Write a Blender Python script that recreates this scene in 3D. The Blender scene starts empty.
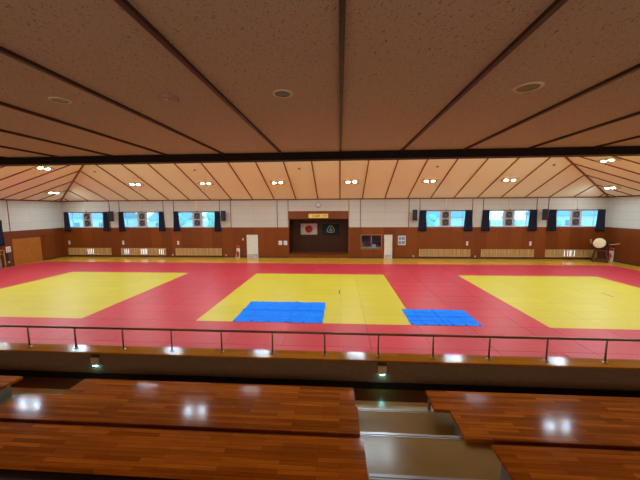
import bpy, bmesh, math, random
from mathutils import Vector, Matrix
random.seed(7)
C = bpy.context.scene.collection
PI = math.pi

# ------------------------------------------------------------------ helpers
class MB:
    """collects shapes, then links them as ONE mesh object"""
    def __init__(self):
        self.bm = bmesh.new(); self.mi = 0
    def _face(self, vs):
        try:
            f = self.bm.faces.new(vs); f.material_index = self.mi; return f
        except ValueError:
            return None
    def box(self, x0, x1, y0, y1, z0, z1, bevel=0.0, rot=None):
        b = self.bm
        v = [b.verts.new(p) for p in ((x0,y0,z0),(x1,y0,z0),(x1,y1,z0),(x0,y1,z0),(x0,y0,z1),(x1,y0,z1),(x1,y1,z1),(x0,y1,z1))]
        fs = [self._face([v[i] for i in q]) for q in ((3,2,1,0),(4,5,6,7),(0,1,5,4),(1,2,6,5),(2,3,7,6),(3,0,4,7))]
        if bevel > 0:
            es = list({e for f in fs for e in f.edges})
            r = bmesh.ops.bevel(b, geom=es, offset=bevel, segments=2, affect='EDGES', profile=0.6)
            for f in r['faces']: f.material_index = self.mi
        return self
    def quad(self, *pts):
        self._face([self.bm.verts.new(p) for p in pts]); return self
    def prism(self, poly, z0, z1):
        """poly: list of (x,y) counter-clockwise"""
        b = self.bm
        lo = [b.verts.new((x,y,z0)) for x,y in poly]; hi = [b.verts.new((x,y,z1)) for x,y in poly]
        self._face(list(reversed(lo))); self._face(hi)
        n = len(poly)
        for i in range(n):
            j = (i+1) % n; self._face([lo[i],lo[j],hi[j],hi[i]])
        return self
    def tube(self, pts, r, n=10, caps=True):
        b = self.bm; rings = []
        pts = [Vector(p) for p in pts]
        rs = r if isinstance(r, (list, tuple)) else [r]*len(pts)
        for i, p in enumerate(pts):
            d = (pts[min(i+1,len(pts)-1)] - pts[max(i-1,0)]).normalized()
            a = Vector((0,0,1)) if abs(d.z) < .9 else Vector((1,0,0))
            u = d.cross(a).normalized(); w = u.cross(d)
            rings.append([b.verts.new(p + (u*math.cos(2*PI*k/n) + w*math.sin(2*PI*k/n))*rs[i]) for k in range(n)])
        for A, B in zip(rings, rings[1:]):
            for k in range(n):
                f = self._face([A[k],A[(k+1)%n],B[(k+1)%n],B[k]])
                if f: f.smooth = True
        if caps:
            self._face(list(reversed(rings[0]))); self._face(rings[-1])
        return self
    def lathe(self, prof, n=32, M=None, close=False):
        """prof: (radius, z) list round the z axis, then moved by M"""
        b = self.bm; M = M or Matrix.Identity(4); rings = []
        for r, z in prof:
            if r < 1e-6: rings.append([b.verts.new(M @ Vector((0,0,z)))])
            else: rings.append([b.verts.new(M @ Vector((r*math.cos(2*PI*k/n), r*math.sin(2*PI*k/n), z))) for k in range(n)])
        for A, B in zip(rings, rings[1:]):
            for k in range(n):
                k2 = (k+1) % n
                if len(A) == 1 and len(B) == 1: continue
                if len(A) == 1: f = self._face([A[0],B[k2],B[k]])
                elif len(B) == 1: f = self._face([A[k],A[k2],B[0]])
                else: f = self._face([A[k],A[k2],B[k2],B[k]])
                if f: f.smooth = True
        return self
    def bar(self, p, q, w, h):
        """rectangular bar from p to q; w sideways, h along 'up'"""
        p, q = Vector(p), Vector(q); d = (q-p).normalized()
        a = Vector((0,0,1)) if abs(d.z) < .95 else Vector((0,1,0))
        s = d.cross(a).normalized(); u = s.cross(d)
        b = self.bm
        v = [b.verts.new(o + s*(i*w/2) + u*(j*h/2)) for o in (p,q) for i,j in ((-1,-1),(1,-1),(1,1),(-1,1))]
        for f in ((3,2,1,0),(4,5,6,7),(0,1,5,4),(1,2,6,5),(2,3,7,6),(3,0,4,7)): self._face([v[i] for i in f])
        return self
    def build(self, name, mats, parent=None, loc=(0,0,0), rotz=0):
        bmesh.ops.recalc_face_normals(self.bm, faces=self.bm.faces)
        me = bpy.data.meshes.new(name); self.bm.to_mesh(me); self.bm.free()
        for m in (mats if isinstance(mats, (list, tuple)) else [mats]): me.materials.append(m)
        o = bpy.data.objects.new(name, me); C.objects.link(o)
        o.location = loc; o.rotation_euler = (0,0,rotz)
        if parent: o.parent = parent
        return o

def struct(o, label=None, cat=None):
    o['kind'] = 'structure'
    if label: o['label'] = label
    if cat: o['category'] = cat
    return o
def tag(o, label, cat, group=None):
    o['label'] = label; o['category'] = cat
    if group: o['group'] = group
    return o
def thing(name, label, cat, loc=(0,0,0), rotz=0, group=None):
    o = bpy.data.objects.new(name, None); C.objects.link(o); o.empty_display_size = .1
    o.location = loc; o.rotation_euler = (0,0,rotz)
    return tag(o, label, cat, group)
def dup(root, loc, rotz=None, label=None):
    r = root.copy(); C.objects.link(r); r.location = loc
    if rotz is not None: r.rotation_euler = (0,0,rotz)
    if label: r['label'] = label
    for ch in list(root.children):
        c = ch.copy(); C.objects.link(c); c.parent = r
        for g in list(ch.children):
            d = g.copy(); C.objects.link(d); d.parent = c
    return r

# ------------------------------------------------------------------ materials
def s2l(c):
    return tuple(((v/255)/12.92 if v/255 <= .04045 else ((v/255+.055)/1.055)**2.4) for v in c) + (1,)
def newmat(name):
    m = bpy.data.materials.new(name); m.use_nodes = True
    nt = m.node_tree; p = nt.nodes['Principled BSDF']
    return m, nt, p
def nd(nt, t, **kw):
    n = nt.nodes.new(t)
    for k, v in kw.items():
        if k in n.inputs.keys() if hasattr(n.inputs,'keys') else False: n.inputs[k].default_value = v
        else: setattr(n, k, v)
    return n
def mix(nt, fac, a, b, mode='MIX'):
    n = nt.nodes.new('ShaderNodeMix'); n.data_type = 'RGBA'; n.blend_type = mode
    for sock, v in ((n.inputs[0], fac), (n.inputs[6], a), (n.inputs[7], b)):
        if hasattr(v, 'is_linked'): nt.links.new(v, sock)
        else: sock.default_value = v
    return n.outputs[2]
def coords(nt, scale=(1,1,1), rot=(0,0,0)):
    tc = nt.nodes.new('ShaderNodeTexCoord'); mp = nt.nodes.new('ShaderNodeMapping')
    mp.inputs['Scale'].default_value = scale; mp.inputs['Rotation'].default_value = rot
    nt.links.new(tc.outputs['Object'], mp.inputs['Vector']); return mp.outputs['Vector']
def ramp(nt, src, stops):
    r = nt.nodes.new('ShaderNodeValToRGB'); nt.links.new(src, r.inputs['Fac'])
    e = r.color_ramp.elements
    while len(e) > len(stops): e.remove(e[-1])
    while len(e) < len(stops): e.new(.5)
    for el, (p, c) in zip(e, stops): el.position = p; el.color = c
    return r.outputs['Color']
def noise(nt, vec, scale, detail=3, rough=.5):
    n = nt.nodes.new('ShaderNodeTexNoise'); n.inputs['Scale'].default_value = scale
    n.inputs['Detail'].default_value = detail; n.inputs['Roughness'].default_value = rough
    nt.links.new(vec, n.inputs['Vector']); return n.outputs['Fac']
def plain(name, rgb, rough=.6, metal=0, spec=.5, var=.12, nscale=6, emit=None):
    """one colour with a soft procedural mottling"""
    m, nt, p = newmat(name); c = s2l(rgb)
    f = noise(nt, coords(nt), nscale, 4)
    lo = tuple(v*(1-var) for v in c[:3])+(1,); hi = tuple(min(1,v*(1+var)) for v in c[:3])+(1,)
    nt.links.new(ramp(nt, f, [(.3,lo),(.7,hi)]), p.inputs['Base Color'])
    p.inputs['Roughness'].default_value = rough; p.inputs['Metallic'].default_value = metal
    p.inputs['Specular IOR Level'].default_value = spec
    return m
def emis(name, rgb, strength):
    m, nt, p = newmat(name); p.inputs['Base Color'].default_value = (.8,.8,.8,1)
    p.inputs['Emission Color'].default_value = s2l(rgb); p.inputs['Emission Strength'].default_value = strength
    return m

def planks(name, base, dark, length, width, rough, along='x', spec=.5, contrast=.5, coat=0):
    """strip wood: bricks laid in the xy plane, long way along x or y"""
    m, nt, p = newmat(name)
    v = coords(nt, rot=(0,0,0 if along == 'x' else PI/2))
    b = nt.nodes.new('ShaderNodeTexBrick'); nt.links.new(v, b.inputs['Vector'])
    b.inputs['Scale'].default_value = 1; b.inputs['Brick Width'].default_value = length; b.inputs['Row Height'].default_value = width
    b.inputs['Mortar Size'].default_value = .0012; b.offset = .37; b.offset_frequency = 2; b.squash = 1
    b.inputs['Color1'].default_value = s2l(base); b.inputs['Color2'].default_value = s2l(dark)
    b.inputs['Mortar'].default_value = tuple(x*.5 for x in s2l(dark)[:3])+(1,)
    v2 = coords(nt, scale=((1.2,26,20) if along == 'x' else (26,1.2,20)))
    g = noise(nt, v2, 1.6, 5)
    col = mix(nt, contrast, b.outputs['Color'], ramp(nt, g, [(.3,(.55,.5,.45,1)),(.7,(1.15,1.12,1.1,1))]), 'MULTIPLY')
    nt.links.new(col, p.inputs['Base Color'])
    p.inputs['Roughness'].default_value = rough; p.inputs['Specular IOR Level'].default_value = spec
    bp = nt.nodes.new('ShaderNodeBump'); bp.inputs['Strength'].default_value = .06; bp.inputs['Distance'].default_value = .004
    nt.links.new(noise(nt, coords(nt, scale=((2,10,4) if along == 'x' else (10,2,4))), 1.5, 2), bp.inputs['Height']); nt.links.new(bp.outputs['Normal'], p.inputs['Normal'])
    return m
def wainscot(name, base, dark, axis, w):
    """tall veneer panels, each its own tone, thin joints"""
    m, nt, p = newmat(name)
    tc = nt.nodes.new('ShaderNodeTexCoord'); sep = nt.nodes.new('ShaderNodeSeparateXYZ'); nt.links.new(tc.outputs['Object'], sep.inputs[0])
    def math_(op, a, b=None):
        n = nt.nodes.new('ShaderNodeMath'); n.operation = op
        for s, v_ in zip(n.inputs, (a, b)):
            if v_ is None: continue
            if hasattr(v_, 'is_linked'): nt.links.new(v_, s)
            else: s.default_value = v_
        return n.outputs[0]
    q = math_('DIVIDE', sep.outputs[axis], w); fl = math_('FLOOR', q); fr = math_('FRACT', q)
    wn = nt.nodes.new('ShaderNodeTexWhiteNoise'); wn.noise_dimensions = '1D'; nt.links.new(fl, wn.inputs['W'])
    col = ramp(nt, wn.outputs['Value'], [(0,s2l(dark)),(1,s2l(base))])
    g = noise(nt, coords(nt, scale=(14,14,.7)), 1.5, 5)
    col = mix(nt, .45, col, ramp(nt, g, [(.3,(.65,.6,.6,1)),(.7,(1.1,1.1,1.1,1))]), 'MULTIPLY')
    joint = math_('LESS_THAN', fr, .012)
    col = mix(nt, joint, col, tuple(x*.45 for x in s2l(dark)[:3])+(1,))
    nt.links.new(col, p.inputs['Base Color']); p.inputs['Roughness'].default_value = .42; p.inputs['Specular IOR Level'].default_value = .35
    return m
def board(name, rgb, joint, axis, w, h, z0):
    """painted acoustic wall board with fine joints"""
    m, nt, p = newmat(name)
    rot = {0: (PI/2,0,0), 1: (PI/2,0,PI/2)}[axis]
    tc = nt.nodes.new('ShaderNodeTexCoord'); sep = nt.nodes.new('ShaderNodeSeparateXYZ'); nt.links.new(tc.outputs['Object'], sep.inputs[0])
    cmb = nt.nodes.new('ShaderNodeCombineXYZ'); nt.links.new(sep.outputs[axis], cmb.inputs[0])
    ad = nt.nodes.new('ShaderNodeMath'); ad.operation = 'SUBTRACT'; nt.links.new(sep.outputs[2], ad.inputs[0]); ad.inputs[1].default_value = z0
    nt.links.new(ad.outputs[0], cmb.inputs[1])
    b = nt.nodes.new('ShaderNodeTexBrick'); nt.links.new(cmb.outputs[0], b.inputs['Vector'])
    b.inputs['Scale'].default_value = 1; b.inputs['Brick Width'].default_value = w; b.inputs['Row Height'].default_value = h
    b.inputs['Mortar Size'].default_value = .009; b.offset = 0
    c = s2l(rgb); b.inputs['Color1'].default_value = c; b.inputs['Color2'].default_value = tuple(x*.95 for x in c[:3])+(1,)
    b.inputs['Mortar'].default_value = s2l(joint)
    f = noise(nt, coords(nt), 60, 3)
    nt.links.new(mix(nt, .25, b.outputs['Color'], ramp(nt, f, [(.35,(.75,.75,.75,1)),(.65,(1,1,1,1))]), 'MULTIPLY'), p.inputs['Base Color'])
    p.inputs['Roughness'].default_value = .8; p.inputs['Specular IOR Level'].default_value = .2
    return m
def matfoam(name, rgb, var=.10):
    """judo mat vinyl: each mat a slightly different tone"""
    m, nt, p = newmat(name); c = s2l(rgb)
    gi = nt.nodes.new('ShaderNodeNewGeometry')
    oi = nt.nodes.new('ShaderNodeObjectInfo')
    ad = nt.nodes.new('ShaderNodeMath'); ad.operation = 'ADD'; nt.links.new(gi.outputs['Random Per Island'], ad.inputs[0]); nt.links.new(oi.outputs['Random'], ad.inputs[1])
    fr = nt.nodes.new('ShaderNodeMath'); fr.operation = 'FRACT'; nt.links.new(ad.outputs[0], fr.inputs[0])
    lo = tuple(v*(1-var) for v in c[:3])+(1,)
    nt.links.new(ramp(nt, fr.outputs[0], [(0,lo),(1,c)]), p.inputs['Base Color'])
    p.inputs['Roughness'].default_value = .40; p.inputs['Specular IOR Level'].default_value = .25
    bp = nt.nodes.new('ShaderNodeBump'); bp.inputs['Strength'].default_value = .15; bp.inputs['Distance'].default_value = .002
    nt.links.new(noise(nt, coords(nt), 90, 2), bp.inputs['Height']); nt.links.new(bp.outputs['Normal'], p.inputs['Normal'])
    return m

M = {}
M['deck'] = planks('platform_wood', (196,106,20), (146,70,6), .5, .045, .105, 'x', .085, .65)
M['floor'] = planks('hall_floor_wood', (226,168,56), (200,138,36), .9, .09, .16, 'x', .55, .4)
M['cap'] = planks('cap_wood', (190,120,22), (164,98,12), 1.4, .3, .12, 'x', .06, .5)
M['wain'] = wainscot('brown_veneer', (130,64,15), (113,53,10), 0, .93)
M['wain_y'] = wainscot('brown_veneer_side', (124,60,18), (108,50,13), 1, .93)
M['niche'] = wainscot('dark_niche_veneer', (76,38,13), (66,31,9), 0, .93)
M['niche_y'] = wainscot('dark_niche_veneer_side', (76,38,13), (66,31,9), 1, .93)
M['white'] = board('white_wall_board', (196,188,176), (170,160,148), 0, 1.86, .61, 2.603)
M['white_y'] = board('white_wall_board_side', (200,196,188), (176,168,158), 1, 1.86, .61, 2.603)
M['trim'] = plain('brown_trim', (112,52,22), .45, nscale=9)
M['rib'] = plain('ceiling_rib_brown', (120,58,22), .5, nscale=9)
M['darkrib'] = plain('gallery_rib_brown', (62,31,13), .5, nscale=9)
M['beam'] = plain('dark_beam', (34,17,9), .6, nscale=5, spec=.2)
M['base'] = plain('dark_skirting', (66,38,24), .5)
M['black'] = plain('black_skirting', (14,12,13), .55)
M['parapet'] = plain('parapet_render', (128,98,70), .85, nscale=40)
M['lino'] = plain('stair_lino', (150,116,62), .2, spec=.2, nscale=3, var=.08)
M['landing'] = plain('landing_lino_lit', (240,214,160), .2, nscale=3, var=.06)  # pale tone paints in lamp light that the parapet otherwise blocks
M['strip'] = plain('landing_strip_brown', (116,72,34), .16, nscale=3)
M['underdeck'] = plain('terrace_dark', (60,42,30), .7)
M['nosing'] = plain('grey_nosing', (146,140,140), .3, metal=.6)
M['nosingdark'] = plain('nosing_rubber', (58,46,42), .6)
M['panel'] = plain('grey_panel', (120,112,110), .6)
M['steel'] = plain('bronze_steel', (150,104,84), .34, metal=.8)
M['flange'] = plain('steel_flange', (170,160,150), .3, metal=.9)
M['yellow'] = matfoam('yellow_mat_vinyl', (202,180,52), .06)
M['red'] = matfoam('red_mat_vinyl', (192,50,62), .10)
M['tarp'] = plain('blue_tarp', (0,118,240), .6, nscale=2.2, var=.10, spec=.12)
M['tarpdark'] = plain('blue_tarp_eyelet', (20,40,90), .5)
M['tape'] = plain('red_tape', (168,60,28), .5)
M['navy'] = plain('navy_curtain', (20,22,48), .9, nscale=12, var=.3)
M['alu'] = plain('window_aluminium', (190,196,206), .35, metal=.3)
M['fanpanel'] = plain('fan_panel_grey', (186,184,196), .5)
M['fangrey'] = plain('fan_housing', (118,112,108), .5)
M['fandark'] = plain('fan_blade_dark', (44,36,36), .5)
def slat_mat():
    m, nt, p = newmat('vent_slat_wood'); f = noise(nt, coords(nt, scale=(5,0,.15)), 2.2, 4, .7)
    nt.links.new(ramp(nt, f, [(.3,s2l((150,108,58))),(.5,s2l((196,152,92))),(.72,s2l((226,190,136)))]), p.inputs['Base Color']); p.inputs['Roughness'].default_value = .5
    return m
M['slat'] = slat_mat()
M['fanblade'] = plain('fan_blade_grey', (96,88,86), .5)
M['ventdark'] = plain('vent_shadow', (120,82,44), .8)
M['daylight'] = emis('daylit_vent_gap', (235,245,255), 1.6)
M['doorwhite'] = plain('door_white_paint', (214,208,194), .45, var=.05)
M['kick'] = plain('door_kickplate', (206,214,224), .25, metal=.5)
M['doorwood'] = plain('sliding_door_veneer', (168,98,34), .4, nscale=3, var=.08)
M['frame'] = plain('oak_frame', (170,116,60), .45)
M['plaster'] = plain('office_wall', (96,104,132), .8)
M['plastic'] = plain('white_plastic', (222,216,206), .45, var=.05)
M['paper'] = plain('white_paper', (226,222,220), .7, var=.05)
M['ink'] = plain('grey_print', (120,118,126), .7)
M['photo'] = plain('photo_print', (120,128,150), .5, nscale=14, var=.5)
M['speaker'] = plain('speaker_black', (26,24,28), .6)
M['grille'] = plain('speaker_grille', (24,22,24), .6)
M['bracket'] = plain('speaker_bracket', (90,88,92), .4, metal=.6)
M['redpaint'] = plain('extinguisher_red', (196,30,26), .3)
M['drumwood'] = plain('drum_wood', (84,38,26), .35, nscale=5)
M['drumskin'] = plain('drum_skin', (228,208,168), .55, nscale=4, var=.08)
M['stand'] = plain('drum_stand_wood', (72,36,24), .45)
M['stick'] = plain('drumstick_wood', (206,180,150), .5)
M['gold'] = plain('gilt_sign', (248,206,116), .45, nscale=5)
M['goldrim'] = plain('gilt_sign_rim', (222,168,30), .35)
M['brush'] = plain('brush_ink', (34,20,10), .7)
M['flagwhite'] = plain('flag_white', (214,200,188), .85, nscale=2)
M['flagred'] = plain('flag_red', (196,34,14), .85, nscale=4)
M['flaggreen'] = plain('flag_green', (14,44,44), .85, nscale=2)
M['emblem'] = plain('flag_emblem', (204,196,182), .85)
M['clockface'] = plain('clock_face', (226,222,216), .4, var=.03)
M['clockrim'] = plain('clock_rim', (150,146,142), .35, metal=.5)
M['housing'] = plain('lamp_housing', (216,196,150), .6)
M['lamp'] = emis('lamp_tube', (222,248,255), 610)
M['footled'] = emis('foot_led', (110,232,244), 48)
M['downrim'] = plain('downlight_rim', (255,238,198), .4)
M['downcup'] = plain('downlight_cup', (60,44,32), .3, metal=.5)
M['detector'] = plain('detector_white', (186,150,136), .4)
M['detdark'] = plain('detector_dark', (160,120,76), .5)
M['greyplastic'] = plain('grey_box_plastic', (120,122,128), .5)
M['leaf'] = plain('leaf_green', (70,120,50), .6, nscale=20, var=.4)
M['pot'] = plain('pot_brown', (150,120,90), .7)
M['purple'] = plain('purple_box', (96,66,160), .6)
M['orange'] = plain('red_folder', (190,60,50), .6)
M['file'] = plain('white_files', (200,206,224), .6)
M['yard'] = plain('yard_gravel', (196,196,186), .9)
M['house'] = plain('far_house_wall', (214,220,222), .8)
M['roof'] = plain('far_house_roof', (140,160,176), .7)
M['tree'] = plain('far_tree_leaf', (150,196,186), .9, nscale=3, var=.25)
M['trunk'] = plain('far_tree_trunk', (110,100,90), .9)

# hall ceiling: warm painted board
def ceiling_mat():
    m, nt, p = newmat('hall_ceiling_board'); v = coords(nt)
    f = noise(nt, v, 30, 3); c = s2l((252,245,216))
    nt.links.new(ramp(nt, f, [(.3,tuple(x*.95 for x in c[:3])+(1,)),(.7,c)]), p.inputs['Base Color'])
    p.inputs['Roughness'].default_value = .75; p.inputs['Specular IOR Level'].default_value = .25
    return m
M['ceil'] = ceiling_mat()
def soffit_mat():
    """mineral-fibre board with short dark fissures"""
    m, nt, p = newmat('gallery_ceiling_board'); c = s2l((224,214,196))
    v = coords(nt, scale=(1,1,1))
    n1 = noise(nt, v, 75, 3, .6); n2 = noise(nt, coords(nt, scale=(1,.5,1), rot=(0,0,.5)), 60, 2, .5)
    f1 = ramp(nt, n1, [(.29,(.38,.32,.28,1)),(.40,(1,1,1,1))])
    f2 = ramp(nt, n2, [(.29,(.5,.45,.4,1)),(.38,(1,1,1,1))])
    n3 = noise(nt, v, 220, 2)
    f3 = ramp(nt, n3, [(.3,(.82,.82,.82,1)),(.7,(1.05,1.05,1.05,1))])
    col = mix(nt, 1, mix(nt, 1, mix(nt, 1, c, f1, 'MULTIPLY'), f2, 'MULTIPLY'), f3, 'MULTIPLY')
    nt.links.new(col, p.inputs['Base Color']); p.inputs['Roughness'].default_value = .85; p.inputs['Specular IOR Level'].default_value = .15
    return m
M['soffit'] = soffit_mat()
def glass_mat():
    m, nt, p = newmat('window_glass'); nt.nodes.remove(p)
    o = nt.nodes['Material Output']; t = nt.nodes.new('ShaderNodeBsdfTransparent'); g = nt.nodes.new('ShaderNodeBsdfGlossy')
    g.inputs['Roughness'].default_value = .05; t.inputs['Color'].default_value = (.80,.98,1,1)
    mx = nt.nodes.new('ShaderNodeMixShader'); mx.inputs[0].default_value = .06
    nt.links.new(t.outputs[0], mx.inputs[1]); nt.links.new(g.outputs[0], mx.inputs[2]); nt.links.new(mx.outputs[0], o.inputs['Surface'])
    return m
M['glass'] = glass_mat()

# ------------------------------------------------------------------ key dimensions (metres; mat tops at z=0, eye at 4.163)
EYE = 4.163
XL, XR, YF = -25.0, 21.28, 25.09          # left, right and far wall faces
FZ = -.04                                   # wooden floor
ZM, ZT = 2.603, 5.004                       # wainscot top, eaves
SF, SS = .42, .311                          # slopes of long and short roof faces
YN = 2*15.07 - YF                           # near eave
ZR = ZT + SF*(YF-15.07)                     # ridge height
RX0, RX1 = XL + (ZR-ZT)/SS, XR - (ZR-ZT)/SS # ridge ends

# ------------------------------------------------------------------ room shell
struct(MB().box(XL-.3, XR+.3, 4.2, YF+.3, FZ-.2, FZ).build('floor', M['floor']))
bays = [(-24.85,-20.45),(-19.52,-15.47),(-14.52,-10.39),(6.62,10.85),(11.69,15.87),(16.77,21.15)]
bc = [(a+b)/2 for a, b in bays]
WZ0, WZ1, WH = 2.603, 4.0, 2.0             # windows: sill, head, half width
NX0, NX1 = -4.37, .72                       # niche opening
# far wall: white upper part, cut round the windows and niche
mb = MB(); x = XL-.3
for c in bc[:3]:
    mb.box(x, c-WH, YF, YF+.25, ZM, ZT+.1); mb.box(c-WH, c+WH, YF, YF+.25, WZ1, ZT+.1); x = c+WH
mb.box(x, NX0, YF, YF+.25, ZM, ZT+.1); mb.box(NX0, NX1, YF, YF+.25, 3.985, ZT+.1); x = NX1
for c in bc[3:]:
    mb.box(x, c-WH, YF, YF+.25, ZM, ZT+.1); mb.box(c-WH, c+WH, YF, YF+.25, WZ1, ZT+.1); x = c+WH
mb.box(x, XR+.3, YF, YF+.25, ZM, ZT+.1)
struct(mb.build('wall_far', M['white']))
# wainscot, cut for the niche and the office hatch
OX0, OX1, OZ0, OZ1 = 1.83, 3.5, .78, 1.93
mb = MB()
mb.box(XL-.3, NX0, YF, YF+.25, FZ-.1, ZM)
mb.box(NX1, OX0, YF, YF+.25, FZ-.1, ZM); mb.box(OX0, OX1, YF, YF+.25, FZ-.1, OZ0); mb.box(OX0, OX1, YF, YF+.25, OZ1, ZM)
mb.box(OX1, XR+.3, YF, YF+.25, FZ-.1, ZM)
mb.box(NX0, NX1, YF, YF+.25, 3.31, 3.985)          # header over the niche
struct(mb.build('wall_far_wainscot', M['wain']))
# niche: back, sides, ceiling, raised floor
struct(MB().box(NX0-.1, NX1+.1, YF+1.9, YF+2.0, 0, 3.5).build('wall_niche_back', M['niche']))
struct(MB().box(NX0-.1, NX0, YF+.25, YF+1.9, 0, 3.5).build('wall_niche_left', M['niche_y']))
struct(MB().box(NX1, NX1+.1, YF+.25, YF+1.9, 0, 3.5).build('wall_niche_right', M['niche_y']))
struct(MB().box(NX0, NX1, YF+.25, YF+1.9, 3.31, 3.5).build('ceiling_niche', M['niche']))
struct(MB().box(NX0, NX1, YF-.02, YF+1.9, FZ, .26).build('floor_niche', M['wain']))
# side walls
for nm, xa, xb in (('wall_left', XL-.25, XL), ('wall_right', XR, XR+.25)):
    struct(MB().box(xa, xb, -3, YF, ZM, ZT+.12).build(nm, M['white_y']))
    struct(MB().box(xa, xb, -3, YF, FZ-.1, ZM).build(nm+'_wainscot', M['wain_y']))
struct(MB().box(XL-.25, XR+.25, -3.2, -3, FZ-.1, ZT+.2).build('wall_back', M['wain']))
# hip roof seen from inside
def slope(name, *pts):
    o = MB().quad(*pts).build(name, M['ceil']); struct(o); return o
A, B, D, E_ = (XL,YF,ZT), (XR,YF,ZT), (XR,YN,ZT), (XL,YN,ZT)
R0, R1 = (RX0,15.07,ZR), (RX1,15.07,ZR)
slope('ceiling_far', A, B, R1, R0); slope('ceiling_near', D, E_, R0, R1)
slope('ceiling_left', E_, A, R0); slope('ceiling_right', B, D, R1)
# ribs under the roof (brown battens)
ntrim = [0]
def rib(p, q, w, h, mat):
    ntrim[0] += 1
    return struct(MB().bar(p, q, w, h).build('trim_%d' % ntrim[0], mat))
def zfar(y): return ZT + SF*(YF-y)
RW = .075
for k in range(-13, 12):
    x = .01 + 1.86*k
    if not (XL+.2 < x < XR-.2): continue
    yr = max(15.07, YF - (x-XL)*SS/SF, YF - (XR-x)*SS/SF)
    rib((x, YF, ZT-.015), (x, yr, zfar(yr)-.015), RW, .05, M['rib'])
    yn = YN + (YF-yr)
    rib((x, YN, ZT-.015), (x, yn, zfar(yr)-.015), RW, .05, M['rib'])
    if x < RX0:                                 # the same spacing carried round onto the short faces
        rib((XL, yr, ZT-.015), (x, yr, zfar(yr)-.015), RW, .05, M['rib'])
    if x > RX1:
        rib((XR, yr, ZT-.015), (x, yr, zfar(yr)-.015), RW, .05, M['rib'])
for p, q in ((A,R0),(B,R1),(D,R1),(E_,R0),(R0,R1)):
    rib((p[0],p[1],p[2]-.02), (q[0],q[1],q[2]-.02), .11, .07, M['rib'])
# cornice strips, wall trims, skirting
rib((XL, YF-.03, ZT-.03), (XR, YF-.03, ZT-.03), .06, .08, M['trim'])
rib((XL+.03, YN, ZT-.03), (XL+.03, YF-.06, ZT-.03), .06, .08, M['trim'])
rib((XR-.03, YN, ZT-.03), (XR-.03, YF-.06, ZT-.03), .06, .08, M['trim'])
for x in (-20.45,-19.52,-15.47,-14.52,-10.39,-9.42,-5.35,-4.40,.76,1.73,5.73,6.62,10.85,11.69,15.87,16.77):
    rib((x, YF-.012, ZM), (x, YF-.012, ZT-.07), .05, .024, M['trim'])
for y in (20.76, 23.07-1.0+1.0, 18.4, 16.0):
    if y != 23.07: rib((XL+.012, y, ZM), (XL+.012, y, ZT-.07), .05, .024, M['trim'])
for a, b in ((XL+.02, NX0), (NX1, XR-.02)):
    rib((a, YF-.012, FZ+.06), (b, YF-.012, FZ+.06), .024, .12, M['base'])
rib((XL+.012, 5, FZ+.06), (XL+.012, YF-.03, FZ+.06), .024, .12, M['base'])
rib((XR-.012, 5, FZ+.06), (XR-.012, YF-.03, FZ+.06), .024, .12, M['base'])

# ------------------------------------------------------------------ judo mats
U = .91
XC0 = -5.42; YN0, YF0 = 10.41, 10.41 + 9*U
YMAX = YF0 + 4*U
GAP, TH = .0045, .04
protos = {}
def mat_mesh(nx, ny, mat):
    key = (round(nx,2), round(ny,2), mat.name)
    if key not in protos:
        g = GAP if mat is M['red'] else .0022
        mb = MB(); mb.box(-nx*U/2+g, nx*U/2-g, -ny*U/2+g, ny*U/2-g, -TH, 0, bevel=.002)
        o = mb.build('mat', mat); protos[key] = o.data; bpy.data.objects.remove(o)
    return protos[key]
def tiles(x0, cols, y0, rows):
    """two-unit columns take 2x1 mats, one-unit columns take 1x2 mats"""
    out = []; x = x0
    for w in cols:
        if w >= 2 or w == .5 or w == 1.5:
            for j in range(rows): out.append((x+w*U/2, y0+(j+.5)*U, w, 1))
        else:
            j = 0
            while j < rows:
                h = min(2, rows-j); out.append((x+U/2, y0+(j+h/2)*U, 1, h)); j += h
        x += w*U
    return out
def lay(parent, cells, mat):
    for x, y, nx, ny in cells:
        o = bpy.data.objects.new('mat', mat_mesh(nx, ny, mat)); C.objects.link(o)
        o.parent = parent; o.location = Vector((x, y, 0)) - parent.location
for x0, lab in ((XC0 - 14*U, 'large yellow judo mat square at the left of the hall'),
                (XC0, 'large yellow judo mat square in the middle, blue tarp on its near edge'),
                (XC0 + 14*U, 'large yellow judo mat square at the right, nearest the drum')):
    t = thing('yellow_mat_square', lab, 'judo mat', (x0+4.5*U, YN0, 0), 0, 'yellow competition squares')
    lay(t, tiles(x0, [2,2,2,1,2] if x0 == XC0 else [2,2,1,2,2], YN0, 9), M['yellow'])
rt = thing('red_mat_surround', 'red judo mats covering the floor around the three yellow squares', 'judo mat', (0, YN0-4*U, 0))
allcols = [2,2,2,1]+[2,2,1,2,2]+[1,2,2]+[2,2,2,1,2]+[2,2,1]+[2,2,1,2,2]+[2,2,.5]
xs0 = XC0 - 21*U
cells = tiles(xs0, allcols, YN0-4*U, 4) + tiles(xs0, allcols, YF0, 4)
cells += tiles(xs0, [2,2,2,1], YN0, 9) + tiles(XC0-5*U, [1,2,2], YN0, 9) + tiles(XC0+9*U, [2,2,1], YN0, 9) + tiles(XC0+23*U, [2,2,.5], YN0, 9)
def seen(c):                                    # in the photo's view, nearest first
    x, y = c[0], c[1]
    return y > 8.4 and -1.22*y - .5 < x < .98*y + .5
cells.sort(key=lambda c: (not seen(c), c[1]))
lay(rt, cells[:100], M['red'])
mb = MB()
for x, y, nx, ny in cells[100:]:
    mb.box(x-nx*U/2+GAP, x+nx*U/2-GAP, y-ny*U/2+GAP, y+ny*U/2-GAP, -TH, 0)
o = mb.build('mats', M['red']); o.parent = rt; o.location = -Vector(rt.location); o['kind'] = 'stuff'

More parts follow.
